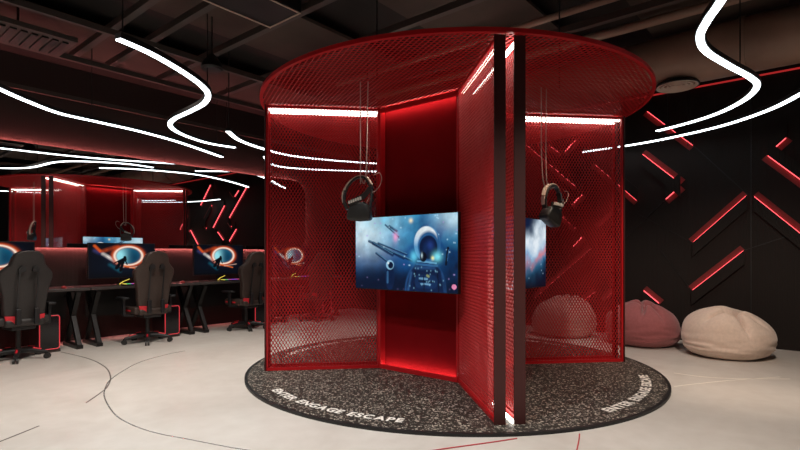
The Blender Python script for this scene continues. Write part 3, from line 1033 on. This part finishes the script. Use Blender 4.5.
# ------------------------------------------------------------------ desks
def desk(label, x):
    t = room_thing('gaming_desk', label, 'desk', x, 8.08, 0)
    w, d, h = 1.61, 0.66, 0.84
    MB().box((0, 0, h - 0.018), (w, d, 0.036), bevel=0.006).build('desktop', M['desktop'], t)
    for s in (-1, 1):
        mb = MB()
        X = s * (w / 2 - 0.12)
        mb.bar((X, -0.30, 0.025), (X, 0.26, 0.025), 0.08, 0.05)
        mb.bar((X, -0.27, 0.04), (X, 0.20, h - 0.05), 0.06, 0.055, (1, 0, 0))
        mb.bar((X, 0.22, 0.04), (X, -0.24, h - 0.05), 0.055, 0.055, (1, 0, 0))
        mb.bar((X, -0.28, h - 0.05), (X, 0.28, h - 0.05), 0.08, 0.03)
        mb.build('leg', M['steel'], t)
    MB().box((0, 0.27, 0.55), (w - 0.24, 0.02, 0.36)).build('modesty_panel', M['steel'], t)
    MB().box((0, 0.2, h - 0.09), (w - 0.3, 0.12, 0.06)).build('cable_tray', M['steel'], t)
    return t


DX = (1.81, 3.43, 5.05, 6.67)
for l, x in zip(('black gaming desk at the frame edge, behind the closest chair', 'black gaming desk under the fully visible middle monitor',
                 'black gaming desk beside the booth, in front of the third chair', 'black gaming desk seen through the left mesh wall'), DX):
    desk(l, x)


def monitor(label, x):
    t = room_thing('monitor', label, 'monitor', x, 8.12, 0.84)
    w, h, zc = 0.96, 0.53, 0.37
    t.rotation_euler = (0, 0, TH)
    MB().box((0, 0, zc), (w, 0.035, h), bevel=0.004).build('case', M['plastic'], t)
    o = bpy.data.objects.new('screen', mon_me); COL.objects.link(o); o.parent = t; o.location = (0, -0.0185, zc)
    mb = MB()
    mb.box((0, 0.05, 0.2), (0.06, 0.03, 0.4)); mb.box((0, 0.02, 0.006), (0.26, 0.2, 0.012), bevel=0.003)
    mb.build('stand', M['plastic'], t)
    mb = MB(); mb.bar((-0.10, -0.14, 0.02), (-0.03, -0.10, 0.055), 0.012, 0.01); mb.bar((-0.03, -0.10, 0.055), (0.06, -0.10, 0.09), 0.01, 0.008)
    mb.build('screen_reflection', M['key_y'], t)  # glowing bars stand in for the screen's yellow reflection
    return t


mon_me = picture_mesh('monitor_screen', PO, 0.935, 0.505); mon_me.materials.append(M['mon_pic'])
MX = (1.58, 3.18, 4.78, 6.36)
for l, x in zip(('monitor cut by the frame edge showing only the ring of a portal picture', 'monitor with portal picture between the closest and middle chair',
                 'monitor with portal picture right next to the booth, third along the desks', 'monitor glowing behind the left mesh wall'), MX):
    monitor(l, x)


def keyboard(label, x):
    t = room_thing('keyboard', label, 'keyboard', x, 7.86, 0.84)
    MB().box((0, 0, 0.012), (0.44, 0.14, 0.022), bevel=0.004).build('body', M['plastic'], t)
    mb = {k: MB() for k in 'ygpr'}
    for i in range(14):
        for j in range(4):
            k = 'yggprpppprrppp'[i]
            mb[k].box((-0.195 + i * 0.03, -0.045 + j * 0.03, 0.026), (0.022, 0.022, 0.008))
    for k in 'ygpr':
        mb[k].build('keys', M['key_' + k], t)


KX = [m + 0.12 for m in MX]
for l, x in zip(('keyboard with coloured keys on the desk of the closest chair', 'keyboard with coloured keys below the middle monitor', 'keyboard with coloured keys below the monitor next to the booth', 'keyboard with coloured keys behind the left mesh wall'), KX):
    keyboard(l, x)
for l, x in zip(('red mouse on the right end of the closest desk', 'red mouse on the right end of the middle desk', 'red mouse on the right end of the desk beside the booth'), (2.32, 3.98, 5.42)):
    o = MB().lathe([(0, 0), (0.035, 0), (0.038, 0.012), (0.028, 0.03), (0.012, 0.037), (0, 0.038)], n=20).build('mouse', mat('mouse_red', (0.35, 0.03, 0.03), 0.4), smooth=True)
    o.scale = (0.85, 1.4, 1); o.location = RW(x, 7.84, 0.84); o.rotation_euler = (0, 0, TH)
    tag(o, l, 'mouse')


def pc(label, x):
    t = room_thing('computer_tower', label, 'computer', x, 8.0, 0)
    w, d, h = 0.24, 0.42, 0.46
    MB().box((0, 0, 0.04 + h / 2), (w, d, h), bevel=0.012).build('case', M['plastic'], t)
    poly = rrect(-w / 2 + 0.008, w / 2 - 0.008, 0.05, 0.03 + h, 0.03, 4)
    MB().prism(poly, lambda a, b, dd: Vector((a, -dd, b)), d / 2, d / 2 + 0.012).build('front_glass', M['pc_glass'], t)
    mb = MB(); mb.tube([Vector((a, -d / 2 - 0.012, b)) for a, b in poly], 0.006, 6, closed=True)
    mb.build('lit_edge', M['pc_edge'], t)
    MB().box((0, 0, 0.02), (w + 0.02, d - 0.02, 0.04)).build('foot', M['pc_case'], t)


PX = [c + 0.38 for c in (1.76, 3.4, 5.03, 6.65)]
for l, x in zip(('computer tower with red lit edge beside the closest chair', 'computer tower with red lit edge right of the middle chair', 'computer tower with red lit edge beyond the third chair, behind mesh', 'computer tower with red lit edge behind the fourth chair'), PX):
    pc(l, x)

# ------------------------------------------------------------------ gaming chairs
def chair(leather):
    t = thing('gaming_chair', 'x', 'chair')
    # star base
    MB().lathe([(0, 0.075), (0.05, 0.075), (0.055, 0.11), (0.04, 0.14), (0, 0.14)], n=24).build('hub', M['plastic'], t, True)
    for k in range(5):
        a = R(90 + 72 * k + 12)
        d = Vector((math.cos(a), math.sin(a), 0))
        o = MB().tube([d * 0.03 + Vector((0, 0, 0.11)), d * 0.17 + Vector((0, 0, 0.105)), d * 0.31 + Vector((0, 0, 0.08))], [0.034, 0.03, 0.024], 10).build('leg', M['plastic'], t, True)
        MB().tube([d * 0.16 + Vector((0, 0, 0.135)), d * 0.25 + Vector((0, 0, 0.118))], 0.012, 6).build('red_accent', M['red_leather'], o)
        mb = MB()
        s_ = Vector((-d.y, d.x, 0))
        for q in (-1, 1):
            c = d * 0.315 + s_ * q * 0.018 + Vector((0, 0, 0.033))
            mb.cyl(c - s_ * 0.011, c + s_ * 0.011, 0.033, n=18)
        mb.cyl(d * 0.315 + Vector((0, 0, 0.05)), d * 0.315 + Vector((0, 0, 0.085)), 0.014, n=10)
        mb.build('caster', M['caster'], o, True)
    MB().cyl((0, 0, 0.13), (0, 0, 0.42), 0.028).build('gas_lift', M['plastic'], t, True)
    MB().box((0, -0.02, 0.405), (0.26, 0.3, 0.05), bevel=0.012).build('mechanism', M['plastic'], t)
    # seat with raised side bolsters
    MB().box((0, 0.02, 0.475), (0.42, 0.5, 0.1), bevel=0.035, seg=3).build('seat', leather, t, True)
    for q in (-1, 1):
        MB().bar((q * 0.225, -0.2, 0.50), (q * 0.225, 0.24, 0.49), 0.09, 0.1, bevel=0.03).build('seat_bolster', leather, t, True)
        MB().box((q * 0.262, 0.06, 0.49), (0.02, 0.28, 0.03), bevel=0.008).build('red_accent', M['red_leather'], t, True)
    # backrest (slightly reclined)
    half = [(0.44, 0.16), (0.52, 0.205), (0.66, 0.225), (0.80, 0.235), (0.93, 0.262), (1.02, 0.285), (1.085, 0.28), (1.13, 0.235), (1.18, 0.185), (1.26, 0.165), (1.31, 0.14), (1.34, 0.09), (1.348, 0.03)]
    poly = [(w, z) for z, w in half] + [(-w, z) for z, w in reversed(half)]
    def bf(a, b, d):
        rec = (b - 0.5) * 0.16
        wing = 0.07 * (abs(a) / 0.28) ** 2
        return Vector((a, -0.235 - rec + d + wing, b))
    MB().prism(poly, bf, 0.0, 0.1, 0.025).build('backrest', leather, t, True)
    for q in (-1, 1):
        # belt opening and vertical groove on the back
        MB().prism([(q * 0.035, 1.10), (q * 0.105, 1.08), (q * 0.11, 1.13), (q * 0.08, 1.165), (q * 0.04, 1.155)], bf, -0.006, 0.106).build('belt_opening', M['plastic'], t)
        MB().prism([(q * 0.088, 0.6), (q * 0.108, 0.6), (q * 0.104, 1.09), (q * 0.088, 1.09)], bf, -0.009, 0.0).build('belt_strap', M['plastic'], t)
        MB().prism([(q * 0.115, 0.455), (q * 0.19, 0.47), (q * 0.21, 0.565), (q * 0.115, 0.56)], bf, -0.012, 0.01, 0.003).build('red_bolster', M['red_leather'], t)
        MB().box((q * 0.095, -0.28, 0.55), (0.055, 0.05, 0.2), bevel=0.012).build('back_bracket', M['plastic'], t)
        # armrests
        mb = MB()
        mb.bar((q * 0.2, 0.0, 0.41), (q * 0.33, 0.0, 0.43), 0.05, 0.03)
        mb.bar((q * 0.33, 0.0, 0.42), (q * 0.335, 0.0, 0.66), 0.035, 0.06, (0, 1, 0), 0.006)
        ar = mb.build('armrest', M['plastic'], t)
        MB().box((q * 0.335, 0.03, 0.675), (0.09, 0.27, 0.03), bevel=0.012, seg=3).build('arm_pad', M['plastic'], ar, True)
    return t


CHX = [(1.76, 7.60, 6), (3.33, 7.62, 0), (5.0, 7.62, 4), (6.56, 7.56, -14)]
CHL = ['gaming chair cut by the frame edge, black with red lower bolsters', 'brown black gaming chair in the middle of the row, fully visible',
       'gaming chair half hidden behind the edge of the left mesh wall', 'gaming chair seen whole through the left mesh wall']
c1 = chair(M['leather2']); c2 = chair(M['leather'])
cs = [c1, c2, copy_tree(c2), copy_tree(c2)]
for c, (x, y, a), l in zip(cs, CHX, CHL):
    c.location = RW(x, y, 0); c.rotation_euler = (0, 0, TH + R(a)); c['label'] = l; c['group'] = 'gaming chairs along the desks'

# ------------------------------------------------------------------ bean bags
def bean_bag(label, loc, r, h, m, seed, pinch, rz):
    bm = bmesh.new()
    bmesh.ops.create_icosphere(bm, subdivisions=6, radius=1.0)
    px, py = pinch
    for v in bm.verts:
        p = v.co.copy()
        rr = math.hypot(p.x, p.y)
        # squashed, fuller at the bottom
        th = math.asin(max(-1, min(1, p.z)))
        ct, st = math.cos(th), math.sin(th)
        e = 0.80 if st > 0 else 0.45                                   # fuller than an ellipsoid
        rad = abs(ct) ** e
        hz = math.copysign(abs(st) ** 0.9, st)
        zz = (0.33 + (0.67 if hz > 0 else 0.35) * hz) * h
        zz = max(0.0, zz)
        ca, sa = (p.x / rr, p.y / rr) if rr > 1e-6 else (0, 0)
        x, y = ca * rad * r, sa * rad * r
        dx, dy = x / r - px, y / r - py
        d = math.hypot(dx, dy)
        a = math.atan2(dy, dx)
        top = max(0.0, min(1.0, (p.z + 0.1) / 0.5))
        zz -= top * 0.26 * h * math.exp(-(d / 0.14) ** 2)
        fold = abs(math.sin(a * 2.5 + seed + 0.7 * math.sin(a * 2 + seed)))
        zz -= top * 0.36 * h * (1 - fold) ** 3.5 * math.exp(-((d - 0.16) / 0.32) ** 2)
        zz += top * 0.06 * h * fold * math.exp(-((d - 0.3) / 0.25) ** 2)
        zz -= top * 0.10 * h * max(0.0, dy * -1.0) * 0.0
        zz *= 1.0 - 0.03 * max(0.0, min(1.0, zz / h)) * (x / r) * (1 if seed < 2 else -0.6)
        n1 = mnoise.noise(Vector((x * 2.2 + seed * 3, y * 2.2, zz * 3)))
        n2 = mnoise.noise(Vector((x * 4 + seed, y * 4, zz * 22)))
        low = math.exp(-((zz / h - 0.25) / 0.22) ** 2)
        q = 1 + 0.085 * n1 + 0.035 * n2 * low
        v.co = (x * q, y * q, max(0.0, zz * (1 + 0.04 * n1)))
    me = bpy.data.meshes.new('bean_bag'); bm.to_mesh(me); bm.free()
    me.materials.append(m)
    me.polygons.foreach_set('use_smooth', [True] * len(me.polygons))
    o = bpy.data.objects.new('bean_bag', me); COL.objects.link(o)
    o.location = loc; o.rotation_euler = (0, 0, rz)
    tag(o, label, 'bean bag')


bean_bag('cream bean bag on bare floor in front of the patterned wall', (4.22, 6.47, 0), 0.52, 0.60, M['bag_white'], 1.3, (-0.12, -0.42), 0.0)
bean_bag('dusty rose bean bag half behind the right mesh wall post', (3.52, 7.30, 0), 0.50, 0.60, M['bag_pink'], 2.9, (0.0, -0.25), 0.0)
bean_bag('pale pink bean bag seen through the right mesh wall', (2.66, 8.08, 0), 0.50, 0.62, M['bag_pale'], 4.2, (0.05, -0.2), 0.0)

# ------------------------------------------------------------------ red floor cables
def cable(label, px):
    pts = catmull([Vector((*at_z(x, y, 0.0).xy, 0.004)) for x, y in px], 8)
    tag(MB().tube(pts, 0.0045, 6).build('floor_cable', M['cable'], smooth=True), label, 'cable')


cable('thin red cable slanting away from the platform across the floor', [(517, 438.9), (490, 443), (443, 449.5), (410, 455)])
cable('short red cable running straight out from the platform edge', [(579.5, 434.5), (579, 440), (577, 450), (575, 460)])

# ------------------------------------------------------------------ unseen spotlights added to brighten floor, booth, chairs and bags
def spot(loc, target, power, size=55, blend=0.8, col=(1, 0.93, 0.85), rad=0.06):
    d = bpy.data.lights.new('added_spotlight', 'SPOT')
    d.energy = power; d.spot_size = R(size); d.spot_blend = blend; d.color = col; d.shadow_soft_size = rad
    o = bpy.data.objects.new('added_spotlight', d); COL.objects.link(o)
    o.location = loc
    o.rotation_euler = (Vector(target) - Vector(loc)).to_track_quat('-Z', 'Y').to_euler()


spot((-0.6, 2.3, 3.6), (-0.6, 2.6, 0), 340, 110, col=(0.95, 0.99, 1.0))
spot((1.9, 2.1, 3.6), (1.9, 2.5, 0), 330, 105, col=(1, 0.86, 0.74))
spot((-2.9, 3.4, 3.6), (-3.0, 3.9, 0), 420, 110, col=(1, 0.91, 0.82))
spot((-2.6, 5.4, 3.6), (-3.0, 6.2, 0), 260, 95, col=(1, 0.89, 0.79))
spot((2.9, 3.6, 3.3), (4.0, 5.9, 0.2), 300, 75, col=(1, 0.82, 0.67))
spot((-0.15, 4.75, 2.9), (-0.3, 4.4, 0), 30, 75, col=(1, 0.9, 0.78))
spot((1.75, 4.8, 2.9), (1.9, 4.5, 0), 55, 80, col=(1, 0.82, 0.62))
spot((2.6, 6.9, 3.4), (2.9, 7.4, 0), 70, 80, col=(1, 0.88, 0.8))
spot((-1.5, 7.5, 3.6), (-1.6, 7.8, 0), 160, 85, col=(1, 0.9, 0.8))

GROUPS = {'ceiling_track': 'ceiling tracks above the desks', 'ceiling_raft': 'brown ceiling boards', 'ceiling_pipe': 'pipes along the patterned wall',
          'ceiling_rail': 'ceiling rails along the mirror wall', 'ribbon_lamp': 'white ribbon lamps under the ceiling', 'wall_light_panel': 'red light strips on the patterned wall',
          'television': 'televisions in the booth', 'vr_headset': 'headsets hanging in the booth', 'gaming_desk': 'gaming desks along the mirror', 'monitor': 'monitors on the desks',
          'keyboard': 'keyboards on the desks', 'mouse': 'mice on the desks', 'computer_tower': 'computer towers under the desks', 'bean_bag': 'bean bags by the patterned wall', 'floor_cable': 'red floor cables'}
for o in scn.objects:
    if o.parent is None and o.name.split('.')[0] in GROUPS and 'category' in o:
        o['group'] = GROUPS[o.name.split('.')[0]]

# ------------------------------------------------------------------ world, view
w = bpy.data.worlds.new('world'); scn.world = w
w.use_nodes = True
w.node_tree.nodes['Background'].inputs[0].default_value = (0.9, 0.8, 0.75, 1)
w.node_tree.nodes['Background'].inputs[1].default_value = 0.0
vs = scn.view_settings
vs.view_transform = 'Standard'
vs.look = 'None'
vs.gamma = 1.0
vs.use_curve_mapping = False
vs.exposure = 0.0
try:
    scn.cycles.use_denoising = True
    scn.cycles.max_bounces = 8
    scn.cycles.sample_clamp_indirect = 4.0
except Exception:
    pass
